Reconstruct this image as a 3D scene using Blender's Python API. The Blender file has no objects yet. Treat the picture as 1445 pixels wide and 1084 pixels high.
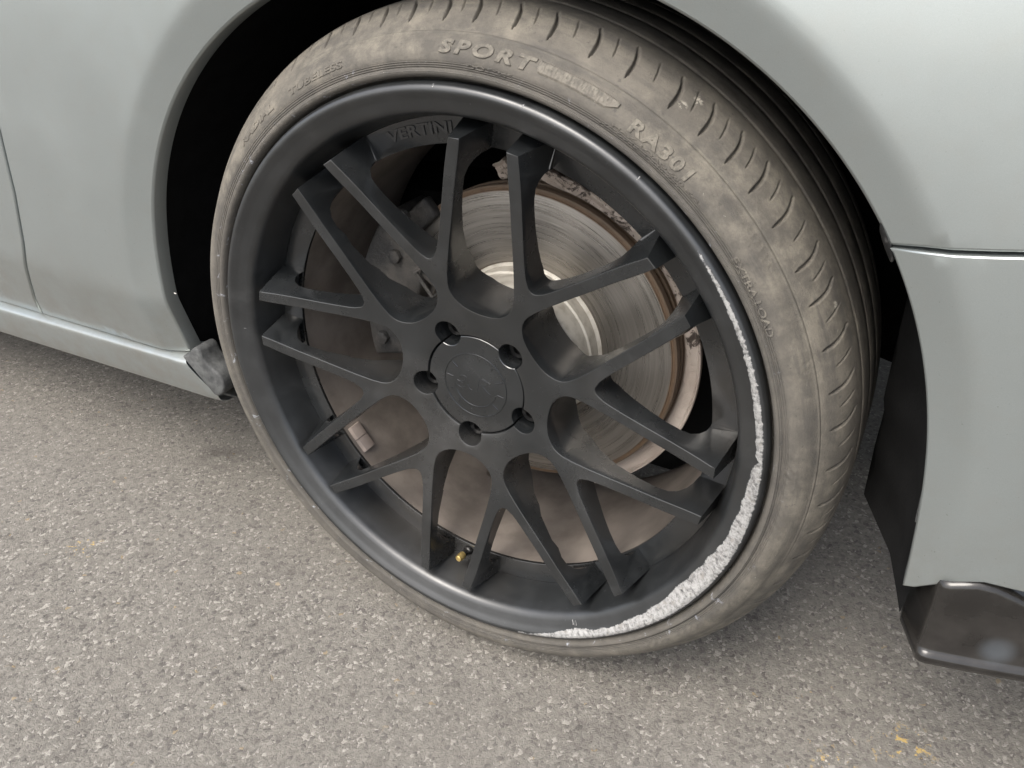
import bpy, bmesh, math, random
import numpy as np
from mathutils import Matrix, Vector
from mathutils.geometry import delaunay_2d_cdt
random.seed(7); rng = np.random.default_rng(7)
scene = bpy.context.scene
COL = scene.collection
R = math.radians
ZC = 0.335          # height of the wheel centre
GZ = 0.011          # road level

# ------------------------------------------------------------------ camera
cam = bpy.data.cameras.new('camera'); camo = bpy.data.objects.new('camera', cam); COL.objects.link(camo)
RM = [[0.88378, 0.46785, -0.00370], [0.23588, -0.45181, -0.86037], [-0.40421, 0.75950, -0.50966]]
def ortho():
    z = Vector(RM[2]).normalized(); x = Vector(RM[0]); x = (x - z * x.dot(z)).normalized(); y = z.cross(x)
    return x, y, z
cx_, cy_, cz_ = ortho()
camo.matrix_world = Matrix(((cx_.x, -cy_.x, -cz_.x, 0.3421), (cx_.y, -cy_.y, -cz_.y, -0.5405), (cx_.z, -cy_.z, -cz_.z, 0.7302), (0, 0, 0, 1)))
cam.sensor_width = 36; cam.lens = 36 * 1186.7 / 1445; cam.clip_start = 0.01; cam.clip_end = 500
scene.camera = camo
# ------------------------------------------------------------------ sky and sun
SUN_EL, SUN_AZ = 52, 258     # azimuth measured from +X counter-clockwise (the light comes from this side)
w = bpy.data.worlds.new('World'); scene.world = w; w.use_nodes = True
nt = w.node_tree; nt.nodes.clear()
sky = nt.nodes.new('ShaderNodeTexSky'); sky.sky_type = 'NISHITA'; sky.sun_disc = False
sky.sun_elevation = R(SUN_EL); sky.sun_rotation = R(90 - SUN_AZ); sky.air_density = 1.0; sky.dust_density = 4.0; sky.ozone_density = 1.0
hs = nt.nodes.new('ShaderNodeHueSaturation'); hs.inputs['Saturation'].default_value = 0.5
bg = nt.nodes.new('ShaderNodeBackground'); bg.inputs['Strength'].default_value = 0.15
wo = nt.nodes.new('ShaderNodeOutputWorld')
nt.links.new(sky.outputs[0], hs.inputs['Color']); nt.links.new(hs.outputs[0], bg.inputs['Color']); nt.links.new(bg.outputs[0], wo.inputs[0])
sl = bpy.data.lights.new('sun', 'SUN'); sl.energy = 1.0; sl.angle = R(30); sl.color = (1, 0.955, 0.87)
so = bpy.data.objects.new('sun', sl); COL.objects.link(so)
d = Vector((math.cos(R(SUN_AZ)) * math.cos(R(SUN_EL)), math.sin(R(SUN_AZ)) * math.cos(R(SUN_EL)), math.sin(R(SUN_EL))))
so.rotation_euler = d.to_track_quat('Z', 'Y').to_euler()
scene.view_settings.view_transform = 'Standard'; scene.view_settings.look = 'None'
scene.view_settings.exposure = 1.48; scene.view_settings.gamma = 1.0; scene.view_settings.use_curve_mapping = False

# ------------------------------------------------------------------ materials
class Mat:
    def __init__(s, name, rough=0.5, metal=0.0, spec=0.5, coat=0.0, coat_rough=0.05):
        s.m = bpy.data.materials.new(name); s.m.use_nodes = True; s.t = s.m.node_tree
        s.b = s.t.nodes['Principled BSDF']
        s.b.inputs['Roughness'].default_value = rough; s.b.inputs['Metallic'].default_value = metal
        s.b.inputs['Specular IOR Level'].default_value = spec
        s.b.inputs['Coat Weight'].default_value = coat; s.b.inputs['Coat Roughness'].default_value = coat_rough
        s.tc = s.t.nodes.new('ShaderNodeTexCoord'); s.co = s.tc.outputs['Object']
    def link(s, a, b): s.t.links.new(a, b)
    def put(s, sock, v):
        if hasattr(v, 'is_linked') or hasattr(v, 'links'): s.link(v, sock)
        elif isinstance(v, (tuple, list)) and len(v) == 3 and sock.type == 'RGBA': sock.default_value = (*v, 1)
        else: sock.default_value = v
    def noise(s, scale, detail=4, rough=0.55, co=None, dist=0.0, out=0):
        n = s.t.nodes.new('ShaderNodeTexNoise'); n.inputs['Scale'].default_value = scale; n.inputs['Detail'].default_value = detail
        n.inputs['Roughness'].default_value = rough; n.inputs['Distortion'].default_value = dist
        s.link(co or s.co, n.inputs['Vector']); return n.outputs[out]
    def voro(s, scale, out='Distance', feature='F1', co=None, rnd=1.0):
        n = s.t.nodes.new('ShaderNodeTexVoronoi'); n.feature = feature; n.inputs['Scale'].default_value = scale
        n.inputs['Randomness'].default_value = rnd
        s.link(co or s.co, n.inputs['Vector']); return n.outputs[out]
    def ramp(s, f, lo, hi, a=0.0, b=1.0):
        n = s.t.nodes.new('ShaderNodeMapRange'); n.interpolation_type = 'SMOOTHSTEP'
        s.put(n.inputs['Value'], f)
        for k, v in (('From Min', lo), ('From Max', hi), ('To Min', a), ('To Max', b)): n.inputs[k].default_value = v
        return n.outputs[0]
    def mix(s, f, a, b):
        n = s.t.nodes.new('ShaderNodeMix'); n.data_type = 'RGBA'
        s.put(n.inputs['Factor'], f); s.put(n.inputs['A'], 0) if False else None
        s.put(n.inputs[6], a); s.put(n.inputs[7], b); return n.outputs[2]
    def math(s, op, a, b=0.0, c=None):
        n = s.t.nodes.new('ShaderNodeMath'); n.operation = op; s.put(n.inputs[0], a); s.put(n.inputs[1], b)
        if c is not None: s.put(n.inputs[2], c)
        return n.outputs[0]
    def xyz(s, co=None):
        n = s.t.nodes.new('ShaderNodeSeparateXYZ'); s.link(co or s.co, n.inputs[0]); return n.outputs
    def comb(s, x, y, z):
        n = s.t.nodes.new('ShaderNodeCombineXYZ'); s.put(n.inputs[0], x); s.put(n.inputs[1], y); s.put(n.inputs[2], z); return n.outputs[0]
    def scaled(s, v):
        n = s.t.nodes.new('ShaderNodeMapping'); n.inputs['Scale'].default_value = v; s.link(s.co, n.inputs[0]); return n.outputs[0]
    def attr(s, name):
        n = s.t.nodes.new('ShaderNodeAttribute'); n.attribute_name = name; return n.outputs['Fac']
    def polar(s):
        x, y, z = s.xyz()
        r = s.math('SQRT', s.math('ADD', s.math('MULTIPLY', x, x), s.math('MULTIPLY', z, z)))
        return s.math('ARCTAN2', z, x), r, y
    def bump(s, h, dist=0.001, strength=1.0, prev=None):
        n = s.t.nodes.new('ShaderNodeBump'); n.inputs['Distance'].default_value = dist; n.inputs['Strength'].default_value = strength
        s.put(n.inputs['Height'], h)
        if prev is not None: s.link(prev, n.inputs['Normal'])
        return n.outputs[0]
    def col(s, v): s.put(s.b.inputs['Base Color'], v); return s
    def ro(s, v): s.put(s.b.inputs['Roughness'], v); return s
    def nor(s, v): s.link(v, s.b.inputs['Normal']); return s

def near(m, p, rad, soft):   # 1 inside a small sphere round p
    n = m.t.nodes.new('ShaderNodeVectorMath'); n.operation = 'DISTANCE'; m.link(m.co, n.inputs[0]); n.inputs[1].default_value = p
    return m.ramp(n.outputs['Value'], rad - soft, rad, 1, 0)

# car paint: silvery grey-green metallic under clear coat
paint = Mat('grey_green_paint', rough=0.36, metal=0.68, coat=0.6, coat_rough=0.05)
fl = paint.ramp(paint.voro(2600, 'Color', co=paint.co), 0.2, 1.0)
gr = paint.noise(60, 5)
c = paint.mix(paint.ramp(paint.noise(2200, 2), 0.3, 0.75), (0.250, 0.272, 0.268), (0.270, 0.293, 0.288))
c = paint.mix(paint.ramp(gr, 0.45, 0.75, 0, 0.10), c, (0.25, 0.235, 0.205))
pz = paint.xyz()[2]
grime = paint.math('MULTIPLY', paint.ramp(pz, 0.42, 0.24, 0, 1), paint.ramp(paint.noise(26, 7, 0.7), 0.35, 0.75))
c = paint.mix(paint.math('MULTIPLY', grime, 0.45), c, (0.19, 0.17, 0.14))
speck = paint.math('MULTIPLY', paint.ramp(paint.noise(520, 2, 0.5), 0.735, 0.77), paint.ramp(pz, 0.62, 0.25, 0.25, 1))
c = paint.mix(paint.math('MULTIPLY', speck, 0.75), c, (0.10, 0.09, 0.08))
paint.col(c).ro(paint.ramp(paint.noise(9, 6, 0.65), 0.3, 0.8, 0.3, 0.42))
paint.nor(paint.bump(paint.noise(5, 3, 0.5), 0.0012, 0.5, prev=paint.bump(paint.noise(900, 2), 0.00003, 0.5)))

# satin black wheel paint with scuffed bare metal where the rim was kerbed
def rim_material(name, scuffs):
    m = Mat(name, rough=0.42, spec=0.75)
    a, r, y = m.polar()
    base = m.mix(m.ramp(m.noise(26, 6, 0.6), 0.4, 0.75), (0.0085, 0.0094, 0.0100), (0.0150, 0.0163, 0.0172))
    base = m.mix(m.ramp(m.noise(11, 8, 0.7, dist=0.6), 0.5, 0.8, 0, 0.32), base, (0.060, 0.062, 0.063))
    base = m.mix(m.math('MULTIPLY', m.ramp(m.noise(7, 5, 0.6), 0.45, 0.7), m.ramp(y, 0.0, 0.05, 0.08, 0.28)), base, (0.045, 0.038, 0.031))
    base = m.mix(m.ramp(m.noise(420, 3), 0.70, 0.78, 0, 0.25), base, (0.07, 0.067, 0.062))
    rough = m.ramp(m.noise(18, 6, 0.65), 0.3, 0.75, 0.33 if scuffs else 0.19, 0.48 if scuffs else 0.33)
    nb = m.bump(m.noise(650, 3), 0.00007, 0.5)
    if scuffs:
        sc = m.attr('scuff')
        ns = m.noise(1, 6, 0.75, co=m.comb(m.math('MULTIPLY', a, 75), m.math('MULTIPLY', r, 190), m.math('MULTIPLY', y, 190)))
        ns2 = m.noise(240, 6, 0.75)
        k = m.math('ADD', m.math('MULTIPLY', sc, 0.80), m.math('MULTIPLY', m.math('SUBTRACT', ns, 0.5), 1.7))
        k = m.math('ADD', k, m.math('MULTIPLY', m.math('SUBTRACT', ns2, 0.5), 1.1))
        mask = m.ramp(k, 0.46, 0.54)
        bare = m.mix(m.ramp(m.math('ADD', m.math('MULTIPLY', ns, 0.6), m.math('MULTIPLY', m.noise(300, 6, 0.8), 0.4)), 0.36, 0.58), (0.09, 0.088, 0.085), (0.36, 0.355, 0.345))
        bare = m.mix(m.ramp(m.noise(170, 4), 0.54, 0.7, 0, 0.8), bare, (0.24, 0.225, 0.205))
        halo = m.ramp(k, 0.3, 0.46)
        base = m.mix(m.math('MULTIPLY', halo, 0.4), base, (0.13, 0.14, 0.15))
        base = m.mix(mask, base, bare)
        m.put(m.b.inputs['Metallic'], m.math('MULTIPLY', mask, 0.35))
        rough = m.math('ADD', m.math('MULTIPLY', mask, 0.1), rough)
        hgt = m.math('MULTIPLY', m.math('MULTIPLY', mask, 0.8), m.math('ADD', ns, m.noise(300, 6, 0.85)))
        nb = m.bump(hgt, 0.0015, 1.0, prev=nb)
    m.col(base).ro(rough).nor(nb); return m
rimm = rim_material('satin_black_rim', True); spokem = rim_material('satin_black_spokes', False)

# dusty tyre rubber
def rubber(name, dusty=1.0):
    m = Mat(name, rough=0.78, spec=0.3)
    a, r, y = m.polar()
    dust = m.mix(m.ramp(m.noise(55, 9, 0.72), 0.35, 0.68), (0.078, 0.071, 0.060), (0.158, 0.142, 0.115))
    dust = m.mix(m.ramp(m.noise(9, 6, 0.6), 0.42, 0.68), dust, (0.122, 0.110, 0.092))
    dark = m.mix(m.noise(60, 5), (0.040, 0.037, 0.034), (0.072, 0.068, 0.062))
    streak = m.noise(1, 7, 0.7, co=m.comb(m.math('MULTIPLY', a, 3.5), m.math('MULTIPLY', r, 120), m.math('MULTIPLY', y, 60)))
    amount = m.math('ADD', m.math('MULTIPLY', streak, 0.8), m.math('MULTIPLY', m.noise(50, 6, 0.7), 0.45))
    f = m.ramp(amount, 0.40, 0.66, 0.18, 1.0)
    # the bead zone stays darker, the shoulder carries most of the dust, the inner tread gets slightly less
    band = m.ramp(r, 0.281, 0.297, 0.45, 1.0)
    inner = m.ramp(y, 0.06, 0.10, 1.0, 0.85)
    f = m.math('MULTIPLY', m.math('MULTIPLY', f, band), inner)
    c = m.mix(f, dark, dust)
    c = m.mix(m.ramp(m.noise(17, 7, 0.7, dist=0.5), 0.38, 0.62, 0.42, 0.0), c, (0.052, 0.048, 0.043))
    # bluish and whitish rub marks near the rim
    rub = m.math('MULTIPLY', m.ramp(m.noise(75, 6, 0.75, dist=1.0), 0.60, 0.68), m.ramp(r, 0.289, 0.282, 0, 1))
    c = m.mix(m.math('MULTIPLY', rub, 0.6), c, (0.36, 0.38, 0.42))
    c = m.mix(m.ramp(m.noise(330, 3, 0.6), 0.745, 0.78, 0, 0.6), c, (0.38, 0.36, 0.31))
    c = m.mix(m.ramp(m.noise(210, 4, 0.6), 0.62, 0.72, 0, 0.55), c, (0.045, 0.042, 0.038))
    for (deg, rr, yy, sz) in ((57.6, 0.3145, 0.033, 0.005), (56.6, 0.322, 0.043, 0.005), (25.5, 0.322, 0.045, 0.004), (22.5, 0.318, 0.04, 0.003)):
        mk = m.math('MULTIPLY', near(m, (rr * math.cos(R(deg)), yy, rr * math.sin(R(deg))), sz, sz * 0.6), m.ramp(m.noise(300, 4, 0.7), 0.47, 0.55))
        c = m.mix(m.math('MULTIPLY', mk, 0.7), c, (0.36, 0.335, 0.285))
    m.col(c)
    rib = m.math('MULTIPLY', m.math('SINE', m.math('MULTIPLY', r, 3900.0)), m.math('MULTIPLY', m.ramp(r, 0.2785, 0.2795), m.ramp(r, 0.2868, 0.2855)))
    m.nor(m.bump(m.noise(520, 6, 0.8), 0.0007, 0.9, prev=m.bump(rib, 0.00035, 0.8, prev=m.bump(streak, 0.0003, 0.5))))
    return m
tyrem = rubber('dusty_tyre_rubber')
letterm = rubber('rubbed_tyre_lettering')
c_ = letterm.b.inputs['Base Color'].links[0].from_socket
letterm.col(letterm.mix(letterm.ramp(letterm.noise(200, 5, 0.7), 0.4, 0.65, 0.1, 0.6), c_, (0.19, 0.173, 0.142)))

liner = Mat('black_liner_felt', rough=0.95, spec=0.08); liner.col(liner.mix(liner.noise(40, 5), (0.004, 0.004, 0.004), (0.012, 0.012, 0.012))).nor(liner.bump(liner.noise(500, 3), 0.0006, 0.6))
barrel = Mat('brake_dust_barrel', rough=0.62, spec=0.4)
barrel.col(barrel.mix(barrel.ramp(barrel.noise(22, 7, 0.6), 0.3, 0.7), (0.100, 0.085, 0.073), (0.170, 0.147, 0.128))).nor(barrel.bump(barrel.noise(300, 4), 0.0003, 0.5))
c = barrel.b.inputs['Base Color'].links[0].from_socket
spot = None
for p_ in ((-0.035, 0.125, -0.2135), (-0.06, 0.16, -0.207)):
    c = barrel.mix(near(barrel, p_, 0.0065, 0.003), c, (0.045, 0.036, 0.028))
barrel.col(c)
discm = Mat('worn_brake_disc', rough=0.34, metal=0.85)
a, r, y = discm.polar()
rings = discm.noise(1, 4, 0.7, co=discm.comb(discm.math('MULTIPLY', a, 0.35), discm.math('MULTIPLY', r, 1300), 0.0))
ringl = discm.noise(1, 4, 0.7, co=discm.comb(discm.math('MULTIPLY', a, 0.5), discm.math('MULTIPLY', r, 170), 3.0))
c = discm.mix(discm.ramp(ringl, 0.35, 0.65), (0.20, 0.186, 0.168), (0.29, 0.272, 0.248))
c = discm.mix(discm.ramp(rings, 0.5, 0.75, 0, 0.45), c, (0.35, 0.325, 0.295))
rust = discm.mix(discm.noise(160, 5), (0.05, 0.032, 0.021), (0.17, 0.108, 0.062))
rim_f = discm.ramp(discm.math('ADD', r, discm.math('MULTIPLY', ringl, 0.002)), 0.1535, 0.1550)
in_f = discm.ramp(r, 0.0852, 0.0838)
rf = discm.math('MAXIMUM', rim_f, in_f)
c = discm.mix(rf, c, rust)
c = discm.mix(discm.ramp(r, 0.1563, 0.1575, 0, 0.65), c, (0.12, 0.09, 0.065))
discm.col(c); discm.put(discm.b.inputs['Metallic'], discm.math('SUBTRACT', 0.85, discm.math('MULTIPLY', rf, 0.7)))
discm.ro(discm.math('ADD', discm.ramp(ringl, 0.3, 0.7, 0.24, 0.36), discm.math('MULTIPLY', rf, 0.4))); discm.nor(discm.bump(rings, 0.0003, 1.0))
hatm = Mat('cream_disc_hat', rough=0.5, metal=0.25)
hatm.col(hatm.mix(hatm.ramp(hatm.noise(90, 5), 0.4, 0.75), (0.52, 0.49, 0.43), (0.36, 0.33, 0.28)))
shieldm = Mat('corroded_shield', rough=0.7, metal=0.1)
a, r, y = shieldm.polar()
n1 = shieldm.noise(48, 8, 0.72, dist=0.8)
up = shieldm.ramp(shieldm.xyz()[2], -0.02, 0.09, -0.12, 0.0)
c = shieldm.mix(shieldm.ramp(shieldm.noise(14, 5), 0.35, 0.7), (0.44, 0.38, 0.33), (0.33, 0.275, 0.235))
c = shieldm.mix(shieldm.ramp(shieldm.math('ADD', n1, up), 0.50, 0.56), c, (0.055, 0.042, 0.034))
c = shieldm.mix(shieldm.ramp(shieldm.math('ADD', shieldm.noise(240, 4), up), 0.60, 0.66), c, (0.07, 0.05, 0.04))
c = shieldm.mix(shieldm.ramp(r, 0.1625, 0.1585, 0, 0.8), c, (0.13, 0.075, 0.04))
shieldm.col(c).nor(shieldm.bump(n1, 0.003, 0.7))
calm = Mat('grimy_caliper_iron', rough=0.6, metal=0.2); calm.col(calm.mix(calm.ramp(calm.noise(35, 6, 0.6), 0.35, 0.7), (0.022, 0.022, 0.022), (0.07, 0.064, 0.057))).nor(calm.bump(calm.noise(160, 7, 0.75), 0.0025, 1.0))
steel = Mat('dirty_steel', rough=0.4, metal=0.6); steel.col(steel.mix(steel.noise(120, 4), (0.14, 0.13, 0.12), (0.34, 0.32, 0.30)))
boltm = Mat('black_wheel_bolt', rough=0.38, metal=0.5); boltm.col(boltm.mix(boltm.ramp(boltm.noise(240, 4), 0.5, 0.7), (0.008, 0.008, 0.008), (0.05, 0.048, 0.046)))
brass = Mat('brass_valve_cap', rough=0.3, metal=0.9); brass.col((0.75, 0.56, 0.22))
leadm = Mat('balance_weight_zinc', rough=0.6, metal=0.2); leadm.col(leadm.mix(leadm.noise(120, 4), (0.22, 0.18, 0.155), (0.36, 0.30, 0.265)))
gloss = Mat('gloss_black_plastic', rough=0.13, spec=0.40)
cs = gloss.mix(gloss.ramp(gloss.noise(25, 6), 0.4, 0.8), (0.012, 0.011, 0.010), (0.026, 0.024, 0.022))
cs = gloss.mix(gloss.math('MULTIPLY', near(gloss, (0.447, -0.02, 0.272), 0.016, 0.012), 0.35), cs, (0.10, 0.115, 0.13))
gloss.col(cs).ro(gloss.ramp(gloss.noise(40, 6, 0.7), 0.35, 0.8, 0.12, 0.3))
plast = Mat('dirty_grey_plastic', rough=0.75); plast.col(plast.mix(plast.ramp(plast.noise(70, 6, 0.6), 0.35, 0.7), (0.03, 0.031, 0.031), (0.075, 0.077, 0.075))).nor(plast.bump(plast.noise(250, 5), 0.0008, 0.8))
dark = Mat('underbody_black', rough=0.9, spec=0.1); dark.col((0.012, 0.012, 0.012))
chipm = Mat('pale_stone_chip', rough=0.6); chipm.col((0.62, 0.6, 0.55))

# asphalt
road = Mat('worn_asphalt', rough=0.85, spec=0.3)
wob = road.t.nodes.new('ShaderNodeVectorMath'); wob.operation = 'MULTIPLY_ADD'
nz = road.t.nodes.new('ShaderNodeTexNoise'); nz.inputs['Scale'].default_value = 150; nz.inputs['Detail'].default_value = 4; road.link(road.co, nz.inputs['Vector'])
road.link(nz.outputs['Color'], wob.inputs[0]); wob.inputs[1].default_value = (0.011, 0.011, 0.011); road.link(road.co, wob.inputs[2])
wc = wob.outputs[0]
v1 = road.voro(250, 'Color', co=wc)
e1 = road.voro(250, 'Distance', 'DISTANCE_TO_EDGE', co=wc)
v2 = road.voro(420, 'Color', co=wc)
sx = road.t.nodes.new('ShaderNodeSeparateColor'); road.link(v1, sx.inputs[0])
sy = road.t.nodes.new('ShaderNodeSeparateColor'); road.link(v2, sy.inputs[0])
n1_ = road.noise(150, 5, 0.7, dist=0.8)
c = road.mix(road.ramp(n1_, 0.38, 0.62), (0.118, 0.1075, 0.0945), (0.184, 0.170, 0.150))
c = road.mix(road.math('MULTIPLY', road.ramp(sx.outputs[0], 0.1, 0.9), 0.26), c, (0.19, 0.181, 0.160))
c = road.mix(road.ramp(sx.outputs[1], 0.94, 0.96, 0, 0.8), c, (0.30, 0.283, 0.25))
c = road.mix(road.ramp(sx.outputs[1], 0.08, 0.05, 0, 0.65), c, (0.06, 0.055, 0.051))
c = road.mix(road.ramp(sx.outputs[2], 0.9965, 0.9985, 0, 0.6), c, (0.26, 0.19, 0.10))
c = road.mix(road.ramp(sy.outputs[1], 0.965, 0.975, 0, 0.8), c, (0.32, 0.30, 0.27))
c = road.mix(road.ramp(sy.outputs[0], 0.10, 0.06, 0, 0.45), c, (0.055, 0.05, 0.045))
c = road.mix(road.ramp(e1, 0.07, 0.0, 0, 0.15), c, (0.06, 0.054, 0.048))
big = road.noise(3.2, 6, 0.6)
c = road.mix(road.ramp(big, 0.35, 0.7, 0, 0.30), c, (0.163, 0.151, 0.134))
c = road.mix(road.ramp(road.noise(70, 4, 0.6), 0.60, 0.70, 0, 0.5), c, (0.06, 0.055, 0.049))
c = road.mix(road.ramp(road.noise(9, 5, 0.6), 0.55, 0.75, 0, 0.28), c, (0.055, 0.049, 0.044))
stain = near(road, (-0.508, 0.143, GZ), 0.06, 0.06)
c = road.mix(road.math('MULTIPLY', stain, road.ramp(road.noise(30, 6), 0.35, 0.7, 0, 0.6)), c, (0.03, 0.026, 0.022))
for p_ in ((0.437, 0.105, GZ), (0.375, 0.04, GZ), (0.425, 0.085, GZ), (-0.52, -0.08, GZ)):
    mk = road.math('MULTIPLY', near(road, p_, 0.03, 0.02), road.ramp(road.noise(150, 4, 0.6), 0.58, 0.64))
    c = road.mix(road.math('MULTIPLY', mk, 0.8), c, (0.40, 0.28, 0.09))
road.col(c)
hgt = road.math('ADD', road.ramp(e1, 0.0, 0.16, 0, 0.6), road.math('MULTIPLY', n1_, 1.6))
road.nor(road.bump(hgt, 0.0010, 0.7, prev=road.bump(road.noise(500, 4, 0.7), 0.0008, 0.7)))

# ------------------------------------------------------------------ mesh helpers
def link(o, parent=None):
    COL.objects.link(o)
    if parent is not None: o.parent = parent
    return o
def mesh(name, verts, faces, mat, parent=None, smooth=True, angle=None):
    me = bpy.data.meshes.new(name); me.from_pydata([tuple(map(float, v)) for v in verts], [], [tuple(map(int, f)) for f in faces])
    me.materials.append(mat.m); me.update()
    if smooth:
        me.shade_smooth()
        if angle is not None: me.set_sharp_from_angle(angle=R(angle))
    return link(bpy.data.objects.new(name, me), parent)
def fix(o):
    bm = bmesh.new(); bm.from_mesh(o.data); bmesh.ops.recalc_face_normals(bm, faces=bm.faces); bm.to_mesh(o.data); bm.free(); return o
def grid_mesh(name, V, closed_u, mat, parent, flip=False, angle=None):
    """V: (nu, nv, 3) array of points; u may wrap round"""
    nu, nv = V.shape[:2]
    me = bpy.data.meshes.new(name); me.vertices.add(nu * nv); me.vertices.foreach_set('co', V.reshape(-1).astype(np.float32))
    iu = np.arange(nu if closed_u else nu - 1); iv = np.arange(nv - 1)
    A, B = np.meshgrid(iu, iv, indexing='ij'); A2 = (A + 1) % nu
    q = np.stack([A * nv + B, A * nv + B + 1, A2 * nv + B + 1, A2 * nv + B], -1).reshape(-1, 4)
    if flip: q = q[:, ::-1]
    n = len(q); me.loops.add(n * 4); me.loops.foreach_set('vertex_index', q.reshape(-1).astype(np.int32))
    me.polygons.add(n); me.polygons.foreach_set('loop_start', np.arange(0, n * 4, 4, dtype=np.int32))
    me.polygons.foreach_set('loop_total', np.full(n, 4, dtype=np.int32))
    me.update(calc_edges=True); me.materials.append(mat.m); me.shade_smooth()
    if angle is not None: me.set_sharp_from_angle(angle=R(angle))
    return link(bpy.data.objects.new(name, me), parent)
def lathe(name, prof, mat, parent, n=720, a0=0.0, a1=360.0, flip=False, angle=None):
    closed = abs(a1 - a0 - 360) < 1e-6
    a = np.radians(np.linspace(a0, a1, n, endpoint=not closed)); P = np.array(prof, float)
    V = np.empty((len(a), len(P), 3)); V[..., 0] = np.cos(a)[:, None] * P[None, :, 0]; V[..., 2] = np.sin(a)[:, None] * P[None, :, 0]; V[..., 1] = P[None, :, 1]
    return grid_mesh(name, V, closed, mat, parent, flip, angle)
def smooth_prof(P, k=6):
    """Catmull-Rom through the profile"""
    P = np.array(P, float); Q = np.vstack([2 * P[0] - P[1], P, 2 * P[-1] - P[-2]]); out = []
    for i in range(1, len(Q) - 2):
        for t in np.linspace(0, 1, k, endpoint=False):
            p0, p1, p2, p3 = Q[i - 1:i + 3]
            out.append(0.5 * ((2 * p1) + (-p0 + p2) * t + (2 * p0 - 5 * p1 + 4 * p2 - p3) * t * t + (-p0 + 3 * p1 - 3 * p2 + p3) * t ** 3))
    out.append(P[-1]); return np.array(out)
def arc(r, a): return (r * math.cos(R(a)), r * math.sin(R(a)))
def inset(poly, dist):
    """move a counter-clockwise polygon's points inward by dist"""
    P = np.array(poly); a = P - np.roll(P, 1, 0); b = np.roll(P, -1, 0) - P
    a /= np.linalg.norm(a, axis=1)[:, None] + 1e-12; b /= np.linalg.norm(b, axis=1)[:, None] + 1e-12
    na = np.c_[-a[:, 1], a[:, 0]]; nb = np.c_[-b[:, 1], b[:, 0]]; m = na + nb
    m /= np.linalg.norm(m, axis=1)[:, None] + 1e-12; c = np.clip((m * nb).sum(1), 0.5, 1)
    return P + m * (dist / c)[:, None]
def inside(poly, pts):
    P = np.array(poly); x, y = pts[:, 0], pts[:, 1]; res = np.zeros(len(pts), bool); j = len(P) - 1
    for i in range(len(P)):
        xi, yi = P[i]; xj, yj = P[j]
        if yi != yj: res ^= ((yi > y) != (yj > y)) & (x < (xj - xi) * (y - yi) / (yj - yi) + xi)
        j = i
    return res
def cap(outlines, extra):
    """triangulate the region inside outlines[0] and outside the rest; returns verts2d (outline points first) and tris"""
    pts = []; edges = []
    for o in outlines:
        s = len(pts); pts += [tuple(p) for p in o]; edges += [(s + i, s + (i + 1) % len(o)) for i in range(len(o))]
    nb = len(pts)
    if len(extra):
        ok = inside(outlines[0], extra)
        for o in outlines[1:]: ok &= ~inside(o, extra)
        E = extra[ok]; B = np.array(pts)
        if len(E):
            dmin = np.array([((B - e) ** 2).sum(1).min() for e in E]) ** 0.5
            E = E[dmin > 0.0012]
        pts += [tuple(p) for p in E]
    vs, es, fs, ov, oe, of = delaunay_2d_cdt([Vector(p) for p in pts], edges, [], 0, 1e-7)
    V = np.array([tuple(v) for v in vs]); F = np.array([f for f in fs if len(f) == 3]); C = V[F].mean(1)
    ok = inside(outlines[0], C)
    for o in outlines[1:]: ok &= ~inside(o, C)
    m = {}
    for i, orig in enumerate(ov):
        for k in orig: m[k] = i
    return V, F[ok], [m.get(i, i) for i in range(nb)]
def tube(name, pts, r, mat, parent, n=8, closed=False):
    P = [Vector(p) for p in pts]; V = []; F = []; N = len(P)
    for i, p in enumerate(P):
        t = (P[(i + 1) % N] - P[i - 1]) if closed or 0 < i < N - 1 else (P[1] - P[0] if i == 0 else P[-1] - P[-2])
        t.normalize(); u = t.cross(Vector((0, 1, 0))); u = u if u.length > 1e-3 else t.cross(Vector((1, 0, 0))); u.normalize(); v = t.cross(u)
        rr = r[i] if isinstance(r, (list, tuple)) else r
        for k in range(n): a = 2 * math.pi * k / n; V.append(p + u * math.cos(a) * rr + v * math.sin(a) * rr)
    for i in range(N if closed else N - 1):
        j = (i + 1) % N
        for k in range(n): F.append((i * n + k, i * n + (k + 1) % n, j * n + (k + 1) % n, j * n + k))
    if not closed: F.append(tuple(range(n))[::-1]); F.append(tuple((N - 1) * n + k for k in range(n)))
    return fix(mesh(name, V, F, mat, parent, angle=50))
def prism(name, poly, y0, y1, mat, parent, bevel=0.002, seg=2, angle=40):
    """polygon in x-z extruded from y0 to y1, bevelled"""
    bm = bmesh.new(); vs = [bm.verts.new((p[0], y0, p[1])) for p in poly]; f = bm.faces.new(vs)
    g = bmesh.ops.extrude_face_region(bm, geom=[f]); bmesh.ops.translate(bm, vec=(0, y1 - y0, 0), verts=[v for v in g['geom'] if isinstance(v, bmesh.types.BMVert)])
    bmesh.ops.recalc_face_normals(bm, faces=bm.faces)
    if bevel: bmesh.ops.bevel(bm, geom=list(bm.edges), offset=bevel, segments=seg, profile=0.5, affect='EDGES', clamp_overlap=True)
    me = bpy.data.meshes.new(name); bm.to_mesh(me); bm.free(); me.materials.append(mat.m); me.shade_smooth(); me.set_sharp_from_angle(angle=R(angle))
    return link(bpy.data.objects.new(name, me), parent)
def empty(name, loc=(0, 0, 0), parent=None):
    o = bpy.data.objects.new(name, None); o.location = loc; o.empty_display_size = 0.05; return link(o, parent)

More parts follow.
